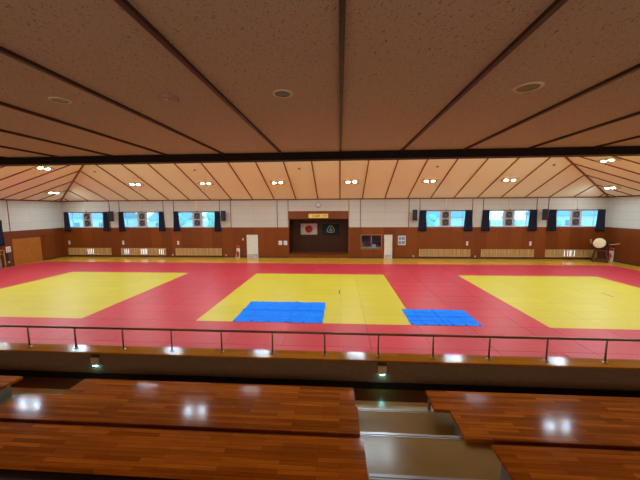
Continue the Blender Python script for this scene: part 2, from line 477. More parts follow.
# blue tarps with fold creases
def tarp(x0, x1, y0, y1, nx, ny, label, seed, bigx, bigy):
    rnd = random.Random(seed); b = bmesh.new()
    NX, NY = 150, 100; vs = []
    jit = [[rnd.uniform(0,.006) for _ in range(ny+1)] for _ in range(nx+1)]
    for j in range(NY+1):
        for i in range(NX+1):
            u, v = i/NX, j/NY
            fx = abs(((u*nx) + .5) % 1 - .5); fy = abs(((v*ny) + .5) % 1 - .5)
            cu = fx/nx*(x1-x0); cv = fy/ny*(y1-y0)     # metres from the nearest fold line
            iu = 0 < round(u*nx) < nx; iv = 0 < round(v*ny) < ny
            z = .008 + (.016*math.exp(-(cu/.022)**2) if iu else 0) + (.016*math.exp(-(cv/.022)**2) if iv else 0)
            z += .045*math.exp(-((u-bigx)*(x1-x0)/.035)**2) + .035*math.exp(-((v-bigy)*(y1-y0)/.03)**2)
            z += jit[int(u*nx)][int(v*ny)]*.8 + .003*math.sin(17*u+9*v+seed)
            ex = .007*math.sin(u*19+seed)*(1 if j in (0, NY) else 0); ey = .008*math.sin(v*15+seed)*(1 if i in (0, NX) else 0)
            vs.append(b.verts.new((x0+(x1-x0)*u + ey, y0+(y1-y0)*v + ex, z)))
    for j in range(NY):
        for i in range(NX):
            q = j*(NX+1)+i; b.faces.new((vs[q], vs[q+1], vs[q+NX+2], vs[q+NX+1])).smooth = True
    me = bpy.data.meshes.new('tarp_sheet'); b.to_mesh(me); b.free(); me.materials.append(M['tarp'])
    t = thing('blue_tarp', label, 'tarp', ((x0+x1)/2, (y0+y1)/2, 0))
    o = bpy.data.objects.new('sheet', me); C.objects.link(o); o.parent = t; o.location = -Vector(t.location)
    for k in range(6):                          # eyelets along the near hem
        ex = x0 + .08 + (x1-x0-.16)*k/5
        e = MB().lathe([(.012,.03),(.03,.034),(.04,.028),(.03,.022)], 12, Matrix.Translation((ex - t.location.x, y0+.05 - t.location.y, 0))).build('eyelet', M['tarpdark'], t)
    return t
tarp(-4.0, -.62, 10.39, 12.78, 6, 4, 'larger blue tarp spread flat on the middle yellow mat square', 3, .62, .55)
tarp(2.56, 5.05, 10.41, 12.08, 5, 4, 'smaller creased blue tarp lying across red mats beside middle yellow square', 8, .5, .53)
# tape marks
tag(MB().box(-.045, .025, 14.2, 14.95, .0005, .003).build('mark_tape', M['tape']), 'short reddish tape mark in the middle of the central yellow square', 'tape', 'tape start marks')
tag(MB().box(12.72, 12.79, 14.3, 14.95, .0005, .003).build('mark_tape', M['tape']), 'short reddish tape mark on the right yellow square', 'tape', 'tape start marks')

# ------------------------------------------------------------------ gallery (where the camera stands)
G0 = 1.563                                      # front landing
struct(MB().box(XL, XR, 4.09, 4.27, FZ-.1, 1.978).build('wall_parapet', M['parapet']))
struct(MB().box(XL, XR, 4.06, 4.30, 1.978, 2.003, bevel=.006).build('trim_parapet_cap', M['cap']))
struct(MB().box(XL, XR, 4.075, 4.09, G0, G0+.098).build('baseboard_parapet', M['black']))
struct(MB().box(XL, XR, 3.43, 3.80, G0-.2, G0).build('floor_landing', M['landing']))
struct(MB().box(XL, XR, 3.80, 4.09, G0-.2, G0).build('floor_landing_strip', M['strip']))
struct(MB().box(-4.2, .24, 1.2, 2.12, G0+.45, G0+.456).build('floor_platform_shade', M['black']))  # black sheet painting in the platform's shade on the terrace
tz = [(3.43, 2.85, G0+.15), (2.85, 2.21, G0+.30), (2.21, 1.6, G0+.45), (1.6, 1.0, G0+.60), (1.0, .4, G0+.75), (.4, -3.0, G0+.90)]
for i, (ya, yb, z) in enumerate(tz):
    struct(MB().box(XL, XR, yb, ya, G0-.2, z).build('floor_terrace_%d' % (i+1), M['lino']))
# gallery ceiling, its ribs and the edge beam
ZS = EYE + .888
struct(MB().box(XL, XR, -3, 4.9, ZS, ZS+.12).build('ceiling_gallery', M['soffit']))
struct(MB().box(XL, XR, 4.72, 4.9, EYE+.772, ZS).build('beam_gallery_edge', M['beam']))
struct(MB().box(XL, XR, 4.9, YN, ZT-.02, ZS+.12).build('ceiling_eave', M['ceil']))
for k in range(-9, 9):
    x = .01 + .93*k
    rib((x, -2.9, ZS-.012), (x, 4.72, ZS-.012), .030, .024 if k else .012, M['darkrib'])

# platforms on the terraces
D1, D2, DT = EYE-2.25, EYE-2.10, .036
def platform(label, poly, ztop, panels):
    cx = sum(p[0] for p in poly)/len(poly); cy = sum(p[1] for p in poly)/len(poly)
    t = thing('seating_platform', label, 'platform', (cx, cy, ztop-.2))
    mb = MB(); mb.prism(poly, ztop-DT, ztop)
    r = bmesh.ops.bevel(mb.bm, geom=[e for e in mb.bm.edges if all(v.co.z > ztop-.001 for v in e.verts)], offset=.005, segments=2, affect='EDGES')
    o = mb.build('deck', M['deck'], t); o.location = -Vector(t.location)
    for (x0, x1, y0, y1, zb) in panels:
        p = MB().box(x0, x1, y0, y1, zb, ztop-DT).build('end_panel', M['panel'], t); p.location = -Vector(t.location)
    return t
TA, TB = G0+.30, G0+.15
platform('front wooden seating platform in the middle, below the second platform', [(-3.90,2.76),(.207,2.76),(.207,3.18),(.178,3.18),(.178,3.54),(-3.41,3.54),(-3.41,3.18),(-3.90,3.18)], D1,
         [(-3.87,-3.85,2.87,3.10,TB),(-3.39,-3.37,3.44,3.5,G0),(.157,.177,2.87,3.10,TB),(.13,.15,3.44,3.5,G0)])
platform('front wooden seating platform at the right of the stairs', [(1.235,2.76),(6.5,2.76),(6.5,3.54),(1.067,3.54),(1.067,3.18),(1.235,3.18)], D1,
         [(1.255,1.275,2.87,3.10,TB),(1.087,1.107,3.44,3.5,G0),(6.4,6.42,2.87,3.10,TB)])
platform('front wooden seating platform at the far left beyond the aisle', [(-8.6,2.76),(-4.95,2.76),(-4.95,3.18),(-4.32,3.18),(-4.32,3.54),(-8.6,3.54)], D1,
         [(-4.99,-4.97,2.87,3.10,TB),(-4.36,-4.34,3.19,3.40,TB),(-8.5,-8.48,2.87,3.10,TB)])
platform('second wooden seating platform in the middle, one step above the front one', [(-4.1,2.06),(.223,2.06),(.223,2.53),(-4.1,2.53)], D2,
         [(-4.0,-3.98,2.3,2.44,TA),(.17,.19,2.3,2.44,TA)])
platform('second wooden seating platform at the right of the stairs', [(1.355,2.06),(6.5,2.06),(6.5,2.53),(1.355,2.53)], D2,
         [(1.375,1.395,2.24,2.40,TA),(6.4,6.42,2.24,2.40,TA)])
# stair nosings in the aisles
for i, (y, z, x0, x1) in enumerate(((3.43, TB, .19, 1.08), (2.85, TA, .21, 1.25), (2.21, G0+.45, .24, 1.37), (3.43, TB, -4.34, -3.39), (2.85, TA, -4.95, -3.9))):
    mb = MB(); mb.box(x0, x1, y-.022, y+.004, z-.01, z+.004); mb.mi = 1; mb.box(x0, x1, y-.032, y-.022, z-.01, z+.003); mb.mi = 0; mb.box(x0, x1, y-.044, y-.032, z-.01, z+.003)
    struct(mb.build('trim_nosing_%d' % (i+1), [M['nosing'], M['nosingdark']]))

# handrail: top rail, posts with flanges
t = thing('handrail', 'thin bronze metal handrail on posts along the gallery parapet', 'railing', (0, 4.186, 2.003))
MB().tube([(-12,0,.336),(9.5,0,.336)], .019, 12).build('top_rail', M['steel'], t)
pm = MB().tube([(0,0,.004),(0,0,.322)], .012, 10)
fm = MB().lathe([(0,0),(.032,0),(.032,.006),(.016,.012),(.013,.02)], 16)
post = pm.build('post', M['steel'], t); fl = fm.build('flange', M['flange'], post)
for k in range(-3, 15):
    x = -4.93 + .7851*k
    if k == -3: post.location = (x,0,0); continue
    c = post.copy(); C.objects.link(c); c.parent = t; c.location = (x,0,0)
    d = fl.copy(); C.objects.link(d); d.parent = c

# foot lights on the parapet
def foot_light(x, label):
    t = thing('foot_light', label, 'light', (x, 4.09, EYE-2.375))
    MB().box(-.062, .062, -.032, 0, .004, .125, bevel=.004).build('cover', M['parapet2'], t)
    MB().box(-.066, .066, -.006, 0, .128, .19).build('recess_shade', M['base'], t)  # flat dark plate painting the shadow of a recess above the cover
    MB().box(-.032, .032, -.026, -.004, -.004, .003).build('lamp', M['footled'], t)
M['parapet2'] = plain('foot_light_cover', (206,180,150), .6)
foot_light(-3.745, 'small beige foot light with cyan glow at left of the parapet')
foot_light(.612, 'small beige foot light with cyan glow above the stairs')

# recessed downlights and the detector in the gallery ceiling
def downlight(x, y, label, r=.088):
    t = thing('downlight', label, 'light', (x, y, ZS), 0, 'gallery ceiling downlights')
    MB().lathe([(r*.74,-.002),(r*.8,-.007),(r,-.005),(r,-.001)], 36).build('rim', M['downrim'], t)
    MB().lathe([(r*.76,-.004),(r*.62,-.002),(r*.5,-.0015),(0,-.001)], 36).build('reflector', M['downcup'], t)
downlight(-2.26, 2.35, 'unlit recessed downlight near the left end of the gallery ceiling', .075)
downlight(-.44, 2.36, 'unlit recessed downlight left of the central ceiling rib', .08)
downlight(1.39, 2.39, 'unlit recessed downlight with pale rim at right of gallery ceiling', .1)
t = thing('smoke_detector', 'pinkish white round detector between two downlights on gallery ceiling', 'detector', (-1.37, 2.38, ZS))
MB().lathe([(.078,0),(.078,-.008),(.062,-.018),(0,-.022)], 32).build('housing', M['detector'], t)
MB().lathe([(.014,-.02),(.01,-.026),(0,-.027)], 12, Matrix.Translation((.0,-.02,0))).build('lamp', M['plastic'], t)

# ------------------------------------------------------------------ ceiling lights of the hall
def lamp_fixture(label):
    t = thing('ceiling_light', label, 'ceiling light', (0,0,0), 0, 'paired ceiling lights')
    MB().box(-.56, .56, -.26, .26, -.05, .03, bevel=.01).build('housing', M['housing'], t)
    for s in (-1, 1):
        MB().quad((s*.24-.105,-.07,-.0525),(s*.24-.105,.07,-.0525),(s*.24+.105,.07,-.0525),(s*.24+.105,-.07,-.0525)).build('lamp', M['lamp'], t)
    return t
lp0 = [None]
def put_lamp(x, y, face, label):
    if lp0[0] is None: lp0[0] = lamp_fixture(label); o = lp0[0]
    else: o = dup(lp0[0], (0,0,0), label=label)
    if face == 'far': z = zfar(y); e = (-math.atan(SF),0,0)
    elif face == 'near': z = ZT + SF*(y-YN); e = (math.atan(SF),0,0)
    elif face == 'left': z = ZT + SS*(x-XL); e = (0,-math.atan(SS),0)
    else: z = ZT + SS*(XR-x); e = (0,math.atan(SS),0)
    mt = Matrix.Translation((x,y,z)) @ Matrix.Rotation(e[0],4,'X') @ Matrix.Rotation(e[1],4,'Y')
    if face in ('left','right'): mt = mt @ Matrix.Rotation(PI/2,4,'Z')
    o.location = mt.to_translation(); o.rotation_euler = mt.to_euler()
    o.location -= (mt.to_3x3() @ Vector((0,0,.03))) - Vector((0,0,0))
names = ['leftmost', 'second from left', 'third from left', 'third from right', 'second from right', 'rightmost']
for x, n in zip((-15.85,-10.22,-4.66,.85,6.5,12.1), names):
    put_lamp(x, 22.25, 'far', 'twin-lamp ceiling light, %s on the far roof slope' % n)
put_lamp(.93, 7.0, 'near', 'twin-lamp ceiling light on the near roof slope hidden behind the gallery beam')
for x in (-11.4,-5.1,7.1,12.6):
    put_lamp(x, 9.4, 'near', 'twin-lamp ceiling light on the near roof slope hidden behind the gallery beam')
for x in (-10.3,-4.7,1.0,6.6):
    put_lamp(x, 16.9, 'far', 'twin-lamp ceiling light high on the far roof slope hidden behind the gallery beam')
    put_lamp(x+.1, 14.1, 'near', 'twin-lamp ceiling light on the near roof slope hidden behind the gallery beam')
put_lamp(-22.97, 22.53, 'left', 'twin-lamp ceiling light low on the left roof slope near the corner')
put_lamp(-18.91, 18.04, 'left', 'twin-lamp ceiling light higher on the left roof slope beside the beam')
put_lamp(19.34, 22.75, 'right', 'twin-lamp ceiling light low on the right roof slope near the corner')
put_lamp(15.26, 18.28, 'right', 'twin-lamp ceiling light higher on the right roof slope beside the beam')
for x, y, f in ((-22.97,17.5,'left'),(-18.9,14.5,'left'),(19.3,17.8,'right'),(15.3,14.6,'right'),(-22.97,13,'left'),(-22.97,7.6,'left'),(-15.5,15.85,'left'),(-18.9,11,'left'),(19.3,13,'right'),(19.3,7.4,'right'),(11.75,16.0,'right'),(15.3,11,'right')):  # leading entries are unseen lamps added to brighten the side slopes
    put_lamp(x, y, f, 'twin-lamp ceiling light on a side slope hidden behind the gallery beam')
# small detectors on the far slope
dn = ['leftmost','second from left','middle','second from right','rightmost']
for x, n in zip((-17.59,-10.17,-2.78,6.48,13.85), dn):
    o = MB().lathe([(.085,.02),(.085,-.02),(.06,-.05),(0,-.06)], 20).build('smoke_detector', M['detdark'])
    o.location = (x, 20.5, zfar(20.5)-.01); o.rotation_euler = (-math.atan(SF),0,0)
    tag(o, 'tiny round smoke detector, %s of the row high on far ceiling slope' % n, 'detector', 'far slope detectors')

# ------------------------------------------------------------------ windows, fans, curtains, vents
wn = ['leftmost window', 'second window from the left', 'third window from the left', 'third window from the right', 'second window from the right', 'rightmost window']
def window(i, c):
    w = struct(MB().box(c-WH, c+WH, YF+.02, YF+.2, WZ0-.0, WZ0+.035).build('window_%d' % (i+1), M['alu']))
    def part(name, mb, mat): return mb.build(name, mat, w)
    f = MB(); f.box(c-WH, c+WH, YF-.02, YF+.2, WZ1-.05, WZ1); part('head_frame', f, M['trim'])
    f = MB()
    for s in (-1, 1):
        x = c+s*WH; f.box(min(x, x-s*.05), max(x, x-s*.05), YF+.05, YF+.15, WZ0+.035, WZ1-.05)
    part('side_frame', f, M['alu'])
    for s in (-1, 1):
        xa, xb = sorted((c+s*.46, c+s*(WH-.05)))
        g = MB(); g.box(xa, xb, YF+.10, YF+.108, WZ0+.035, WZ1-.05); gp = part('pane', g, M['glass'])
        f = MB(); xm = xa + (xb-xa)*(.36 if s < 0 else .62)
        f.box(xm-.02, xm+.02, YF+.08, YF+.13, WZ0+.035, WZ1-.05)
        f.box(xa, xb, YF+.085, YF+.125, WZ0+.035, WZ0+.075); f.box(xa, xb, YF+.085, YF+.125, WZ1-.09, WZ1-.05)
        f.build('sash', M['alu'], gp)
    return w
def fan_panel(i, c):
    t = thing('fan_panel', 'grey panel with two stacked ventilation fans in the %s' % wn[i], 'ventilation fan', (c, YF+.06, WZ0+.035), 0, 'window fan panels')
    H = WZ1-.05-WZ0-.035
    MB().box(-.46, .46, 0, .03, 0, H, bevel=.006).build('panel', M['fanpanel'], t)
    for k, zc in ((0, H*.28), (1, H*.74)):
        fan = MB().box(-.27, .27, -.05, -.001, zc-.27, zc+.27, bevel=.01).build('fan', M['fangrey'], t)
        R = Matrix.Translation((.0,-.051,zc)) @ Matrix.Rotation(PI/2,4,'X')
        MB().lathe([(.235,.0),(.235,.012),(.205,.012),(.205,.002),(.0,.002)], 32, R).build('shroud', M['fandark'], fan)
        mb = MB()
        for q in range(5):
            a = 2*PI*q/5 + .4*k
            ca, sa = math.cos(a), math.sin(a); cb, sb = math.cos(a+.5), math.sin(a+.5)
            mb.quad((.05*ca,-.058,zc+.05*sa), (.18*ca,-.068,zc+.18*sa), (.18*cb,-.058,zc+.18*sb), (.05*cb,-.06,zc+.05*sb))
        mb.build('blades', M['fanblade'], fan)
        MB().lathe([(.055,0),(.05,.03),(0,.036)], 16, Matrix.Translation((0,-.053,zc)) @ Matrix.Rotation(PI/2,4,'X')).build('hub', M['fangrey'], fan)
def curtain(x0, x1, flare, label, zr=(4.0, 2.29)):
    """gathered cloth: wavy section, slightly wider at the hem"""
    n, rows = 48, 10; b = bmesh.new(); grid = []
    w = x1-x0; ztop, zb = zr
    for j in range(rows+1):
        v = j/rows; row = []
        e = .02 + flare*(v**1.5)
        for i in range(n+1):
            u = i/n
            x = -w/2 - e + (w+2*e)*u + .008*math.sin(7*v+9*u)
            row.append(b.verts.new((x, -.10 + .035*math.sin(u*2*PI*6 + .6*math.sin(v*3)), zb + (ztop-zb)*(1-v))))
        grid.append(row)
    for A_, B_ in zip(grid, grid[1:]):
        for i in range(n): b.faces.new((A_[i],A_[i+1],B_[i+1],B_[i])).smooth = True
    me = bpy.data.meshes.new('curtain_cloth'); b.to_mesh(me); b.free(); me.materials.append(M['navy'])
    t = thing('curtain', label, 'curtain', ((x0+x1)/2, YF, 0), 0, 'navy window curtains')
    o = bpy.data.objects.new('cloth', me); C.objects.link(o); o.parent = t
    s = o.modifiers.new('thick', 'SOLIDIFY'); s.thickness = .012
    MB().tube([(-w/2-.05,-.10,zr[0]+.005),(w/2+.05,-.10,zr[0]+.005)], .014, 8).build('rod', M['trim'], t)
    MB().box(-.015,.015,-.10,-.001,zr[0]-.01,zr[0]+.02).build('rod_bracket', M['trim'], t)
    return t
def vent(i, x0, x1, small_left, gaps):
    t = thing('wall_vent', 'low slatted wooden vent under the %s' % wn[i], 'vent', ((x0+x1)/2, YF, .15), 0, 'slatted floor vents')
    w = x1-x0; h = .61
    MB().box(-w/2, w/2, -.03, -.001, 0, h).build('backing', M['ventdark'], t)
    sp = -w/2 + w*(.2 if small_left else .77)
    mb = MB()
    mb.box(-w/2, w/2, -.075, -.03, -.01, .03); mb.box(-w/2, w/2, -.075, -.03, h-.03, h+.01)
    for x in (-w/2, sp, w/2-.04): mb.box(x, x+.04, -.075, -.03, .03, h-.03)
    mb.build('frame', M['slat'], t)
    mb = MB(); n = int(w/.085); lit = []; gk = {round(g*n) for g in gaps}
    for k in range(n):
        x = -w/2 + .04 + (w-.08)*k/n; u = k/n
        if k in gk: lit.append(x); continue
        mb.box(x, x+.058, -.06, -.032, .03, h-.03)
    mb.build('slats', M['slat'], t)
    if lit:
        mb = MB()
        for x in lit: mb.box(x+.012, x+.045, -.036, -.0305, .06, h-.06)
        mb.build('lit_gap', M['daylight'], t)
vents = [(-24.62,-20.55,True,(.44,.485,.53,.575)),(-19.59,-15.43,True,(.07,.11,.15,.44,.48,.50,.54,.56,.85,.89,.93)),(-14.51,-10.35,True,()),(6.65,10.81,False,()),(11.68,15.85,False,()),(16.74,20.73,False,(.38,.44,.47,.51,.56))]
for i, c in enumerate(bc):
    window(i, c); fan_panel(i, c)
    curtain(c-(2.06 if i < 3 else 2.14), c-1.63, .07, 'navy blackout curtain at left side of the %s' % wn[i])
    curtain(c+(1.64 if i < 3 else 1.53), c+2.06, .07, 'navy blackout curtain at right side of the %s' % wn[i])
    vent(i, *vents[i])
    t = thing('conduit', 'thin white vertical pipe above the %s' % wn[i], 'pipe', (c, YF, WZ1), 0, 'pipes above the windows')
    MB().tube([(0,-.03,.04),(0,-.03,ZT-WZ1-.08)], .022, 8).build('pipe', M['plastic'], t)
    MB().box(-.05,.05,-.06,-.001,.0,.05).build('hook_plate', M['bracket'], t)

# small boxes on the wainscot
sw = MB().box(-.075, .075, -.05, -.001, -.17, .17, bevel=.008).build('cover', M['plastic'])
for k, (x, n) in enumerate(zip((-24.5,-19.37,-14.27,10.54,15.56), ('leftmost window','second window from the left','third window from the left','third window from the right','second window from the right'))):
    t = thing('control_box', 'narrow white control box on wainscot below the %s' % n, 'switch box', (x, YF, 1.25), 0, 'white control boxes')
    o = sw if k == 0 else sw.copy()
    if k: C.objects.link(o)
    o.parent = t
    b = MB().box(-.03,.03,-.06,-.051,-.02,.06).build('switch', M['greyplastic'], t)
for x, n in ((-14.85,'between the second and third vents from the left'),(-9.98,'right of the third vent from the left'),(6.2,'left of the third vent from the right'),(11.25,'between the third and second vents from the right')):
    t = thing('wall_outlet', 'tiny white outlet low on wainscot %s' % n, 'outlet', (x, YF, .16), 0, 'low wall outlets')
    MB().box(-.05,.05,-.02,-.001,-.06,.06,bevel=.005).build('plate', M['plastic'], t)
    MB().box(-.02,.02,-.026,-.0201,-.035,.035).build('socket', M['greyplastic'], t)

# ------------------------------------------------------------------ far wall furniture
def door(n, x0, x1, h, handle_right):
    d = struct(MB().box(x0, x1, YF-.035, YF-.001, FZ, h).build('door_%d' % n, M['doorwhite']))
    f = MB(); f.box(x0-.05, x0, YF-.045, YF-.001, FZ, h+.05); f.box(x1, x1+.05, YF-.045, YF-.001, FZ, h+.05); f.box(x0, x1, YF-.045, YF-.001, h, h+.05)
    f.build('door_frame', M['trim'], d)
    MB().box(x0+.08, x1-.06, YF-.045, YF-.0355, FZ+.04, FZ+.32).build('kick_plate', M['kick'], d)
    hx = x1-.09 if handle_right else x0+.09
    MB().tube([(hx,YF-.036,.95),(hx,YF-.09,.95),(hx+(-.1 if handle_right else .1),YF-.09,.95)], .014, 8).build('door_handle', M['flange'], d)
door(1, -8.08, -7.08, 1.97, False)
door(2, 3.74, 4.42, 1.97, True)
# office hatch window with the small room behind it
w = struct(MB().box(OX0-.05, OX1+.05, YF-.04, YF+.2, OZ0-.05, OZ0).build('window_7', M['frame']))
f = MB(); f.box(OX0-.05, OX1+.05, YF-.03, YF-.0005, OZ1, OZ1+.05); f.box(OX0-.05, OX0, YF-.03, YF-.0005, OZ0, OZ1); f.box(OX1, OX1+.05, YF-.03, YF-.0005, OZ0, OZ1)
f.box((OX0+OX1)/2-.03, (OX0+OX1)/2+.03, YF, YF+.08, OZ0, OZ1); f.build('window_frame', M['frame'], w)
for a, b in ((OX0, (OX0+OX1)/2-.03), ((OX0+OX1)/2+.03, OX1)):
    MB().box(a, b, YF+.05, YF+.056, OZ0, OZ1).build('pane', M['glass'], w)
struct(MB().box(1.0, 5.2, YF+2.6, YF+2.7, 0, 2.6).build('wall_office_back', M['plaster']))
struct(MB().box(.9, 1.0, YF+.25, YF+2.7, 0, 2.6).build('wall_office_left', M['plaster']))
struct(MB().box(5.2, 5.3, YF+.25, YF+2.7, 0, 2.6).build('wall_office_right', M['plaster']))
struct(MB().box(.9, 5.3, YF+.25, YF+2.7, 2.6, 2.7).build('ceiling_office', M['plaster']))
struct(MB().box(.9, 5.3, YF+.25, YF+2.7, -.1, 0).build('floor_office', M['plaster']))
tk = thing('desk', 'pale desk just behind the office window', 'desk', (2.7, YF+.75, 0))
MB().box(-1.1, 1.1, -.4, .4, .78, .82, bevel=.005).build('desktop', M['doorwhite'], tk)
for sx in (-1.05, 1.05):
    for sy in (-.35, .35): MB().box(sx-.025, sx+.025, sy-.025, sy+.025, 0, .78).build('leg', M['bracket'], tk)
tk = thing('shelf_unit', 'dark shelf unit at the back of the office', 'shelf', (2.9, YF+2.38, 0))
MB().box(-1.3, 1.3, -.2, .2, .0, 1.1, bevel=.01).build('carcass', M['fandark'], tk)
MB().box(-1.32, 1.32, -.22, .2, 1.1, 1.14).build('top', M['bracket'], tk)
tk = thing('potted_plant', 'small green potted plant at left inside the office window', 'plant', (1.98, YF+.62, .82))
MB().lathe([(0,0),(.06,0),(.08,.12),(.07,.12),(0,.1)], 16).build('pot', M['pot'], tk)
mb = MB()
for k in range(16):
    a = k*2.4; L = .16+.08*((k*7)%5)/5; h = .12+.02*k
    p = Vector((0,0,.1)); q = Vector((math.cos(a)*L*.6, math.sin(a)*L*.6, h+.08)); r = Vector((math.cos(a)*L, math.sin(a)*L, h))
    s = Vector((-math.sin(a), math.cos(a), 0))*.03
    mb.quad(p, q-s, r, q+s)
mb.build('leaves', M['leaf'], tk)
tag(MB().box(2.36, 2.6, YF+.5, YF+.7, .82, .97, bevel=.01).build('box', M['purple']), 'small purple box on desk behind the left office pane', 'box')
mb = MB()
for k, x in enumerate((2.84, 2.93, 3.02)):
    o = MB().box(x, x+.075, YF+.5, YF+.75, .82, 1.08+.02*(k % 2), bevel=.004).build('file', M['file'])
    tag(o, 'pale upright file on desk, %s of the three behind right office pane' % ('leftmost','middle','rightmost')[k], 'file', 'files on the office desk')
tag(MB().box(3.2, 3.38, YF+.5, YF+.66, .82, 1.04, bevel=.006).build('box', M['orange']), 'small red box at right end of the office desk', 'box')
# notice board with four pictures
t = thing('notice_board', 'white notice with four pictures right of the white door', 'notice', (5.2, YF, 1.1))
MB().box(-.31, .31, -.02, -.001, 0, .78).build('sheet', M['paper'], t)
for ix in (0, 1):
    for iz in (0, 1): MB().box(-.27+ix*.28, -.02+ix*.28, -.024, -.0205, .06+iz*.36, .36+iz*.36).build('picture', M['photo'], t)
for x, n in ((-5.13, 'left'), (-4.68, 'right')):
    t = thing('wall_notice', 'white paper notice left of the niche, %s one of the pair' % n, 'notice', (x, YF, 1.08), 0, 'paper notices by the niche')
    MB().box(-.15, .15, -.012, -.001, 0, .36).build('sheet', M['paper'], t)
    mb = MB()
    for k in range(5): mb.box(-.11, .11-.03*(k % 3), -.0145, -.0122, .06+.055*k, .075+.055*k)
    mb.build('print', M['ink'], t)
t = thing('light_switch', 'small white switch left of the left white door', 'switch', (-8.42, YF, 1.56))
MB().box(-.06,.06,-.015,-.001,-.08,.08,bevel=.004).build('plate', M['plastic'], t); MB().box(-.025,.025,-.022,-.0152,-.04,.04).build('rocker', M['kick'], t)
# extinguishers on their sign stands
def extinguisher(x, y, rz, where):
    t = thing('extinguisher_stand', 'white stand with red sign holding the extinguisher %s' % where, 'stand', (x, y, FZ), rz)
    mb = MB(); mb.box(-.15,.15,.13,.15,0,1.04); mb.box(-.15,.15,-.13,.13,0,.03); mb.box(-.15,-.13,-.13,.13,.03,.3); mb.box(.13,.15,-.13,.13,.03,.3)
    mb.build('stand_body', M['plastic'], t); MB().box(-.148,.148,.122,.1295,.82,1.03).build('sign', M['redpaint'], t)
    e = thing('fire_extinguisher', 'red fire extinguisher %s' % where, 'fire extinguisher', (x, y, FZ+.03), rz)
    MB().lathe([(0,0),(.085,0),(.09,.02),(.09,.40),(.075,.47),(.03,.51),(.03,.55),(0,.55)], 24).build('cylinder', M['redpaint'], e)
    MB().box(-.02,.02,-.09,.03,.55,.575).box(-.02,.02,-.11,.02,.60,.62).box(-.02,.02,-.0,.03,.575,.60).build('lever', M['fandark'], e)
    MB().tube([(.03,0,.53),(.1,-.02,.50),(.115,-.03,.35),(.105,-.03,.16)], .012, 8).build('hose', M['fandark'], e)
extinguisher(-8.86, YF-.19, 0, 'by the left white door')
extinguisher(21.09, 24.3, -PI/2+.25, 'beside the drum')
# loudspeakers
def loudspeaker(x, rz, where):
    t = thing('loudspeaker', 'black wall loudspeaker %s' % where, 'speaker', (x, YF-.36, 3.18), rz, 'wall loudspeakers')
    b = MB().box(-.19,.19,-.16,.16,0,.88,bevel=.02).build('cabinet', M['speaker'], t)
    MB().box(-.165,.165,-.172,-.161,.03,.85,bevel=.004).build('grille', M['grille'], t)
    for z, r in ((.22,.13),(.52,.13),(.75,.06)):
        MB().lathe([(r,0),(r*.9,.008),(r*.35,.002),(0,.008)], 24, Matrix.Translation((0,-.173,z)) @ Matrix.Rotation(PI/2,4,'X')).build('driver', M['speaker'], t)
    c, s = math.cos(-rz), math.sin(-rz)
    wy = .364 - .03*abs(math.sin(rz))
    MB().bar((0,.16,.55), (-s*(-wy)*1.0 if False else wy*math.sin(rz)*1.0, wy*math.cos(rz)-.004, .55), .06, .10).build('bracket', M['bracket'], t)
loudspeaker(-20.05, .7, 'between the first and second windows from the left')
loudspeaker(-9.95, .3, 'right of the third window from the left')
loudspeaker(6.15, -.25, 'left of the third window from the right')
loudspeaker(16.32, -.6, 'between the last two windows on the right')
# clock, gilt sign, flags
t = thing('wall_clock', 'round white wall clock above the niche', 'clock', (-1.83, YF, 4.47))
RX = Matrix.Rotation(PI/2,4,'X')
MB().lathe([(0,.001),(.17,.001),(.17,.03),(0,.03)], 36, RX).build('face', M['clockface'], t)
MB().lathe([(.17,.001),(.21,.001),(.215,.03),(.195,.045),(.17,.04)], 36, RX).build('rim', M['clockrim'], t)
MB().bar((0,-.034,0),(-.06,-.034,.07),.014,.006).build('hour_hand', M['fandark'], t)
MB().bar((0,-.037,0),(.09,-.037,-.09),.010,.006).build('minute_hand', M['fandark'], t)
t = thing('gilt_sign', 'gilt horizontal signboard with dark brush characters over the niche', 'sign', (-1.82, YF, 3.39))
MB().box(-.85,.85,-.05,-.001,0,.37,bevel=.01).build('board', M['gold'], t)
mb = MB()
for x in (-.85,.80): mb.box(x,x+.05,-.06,-.051,0,.37)
mb.box(-.85,.85,-.06,-.051,.345,.37); mb.box(-.85,.85,-.06,-.051,0,.025); mb.build('rim', M['goldrim'], t)
def glyph(mb, x, strokes, s=.092):
    for (a, b, c, d) in strokes: mb.bar((x+a*s,-.054,.185+b*s),(x+c*s,-.054,.185+d*s),.030,.003) if abs(b-d) < .3 else mb.bar((x+a*s,-.054,.185+b*s),(x+c*s,-.054,.185+d*s),.030,.003)
mb = MB(); rnd = random.Random(4)
GL = [[(-1,1,1,1),(0,1,0,-1),(-1,0,1,0),(-1,-1,1,-1)], [(-1,.8,1,.8),(-.8,.8,-.9,-1),(.8,.8,.9,-1),(-.6,0,.6,0),(-.7,-.9,.7,-.9)],
      [(-1,1,-1,-1),(1,1,1,-1),(-1,1,1,1),(-1,0,1,0),(0,1,0,-1),(-1,-1,1,-1)], [(-.6,1,-.7,-.8),(-.7,-.8,.2,-1),(.2,-1,.9,-.4)],
      [(0,1,-1,-1),(0,1,1,-1),(-.5,-.1,.5,-.1)], [(-1,.9,1,.9),(-1,.1,.9,.1),(-1,-1,1,-1),(-.3,.9,-.3,-1),(.5,.9,.5,-1)]]
for k, g in enumerate(GL): glyph(mb, -.48+.215*k, g)
mb.build('characters', M['brush'], t)
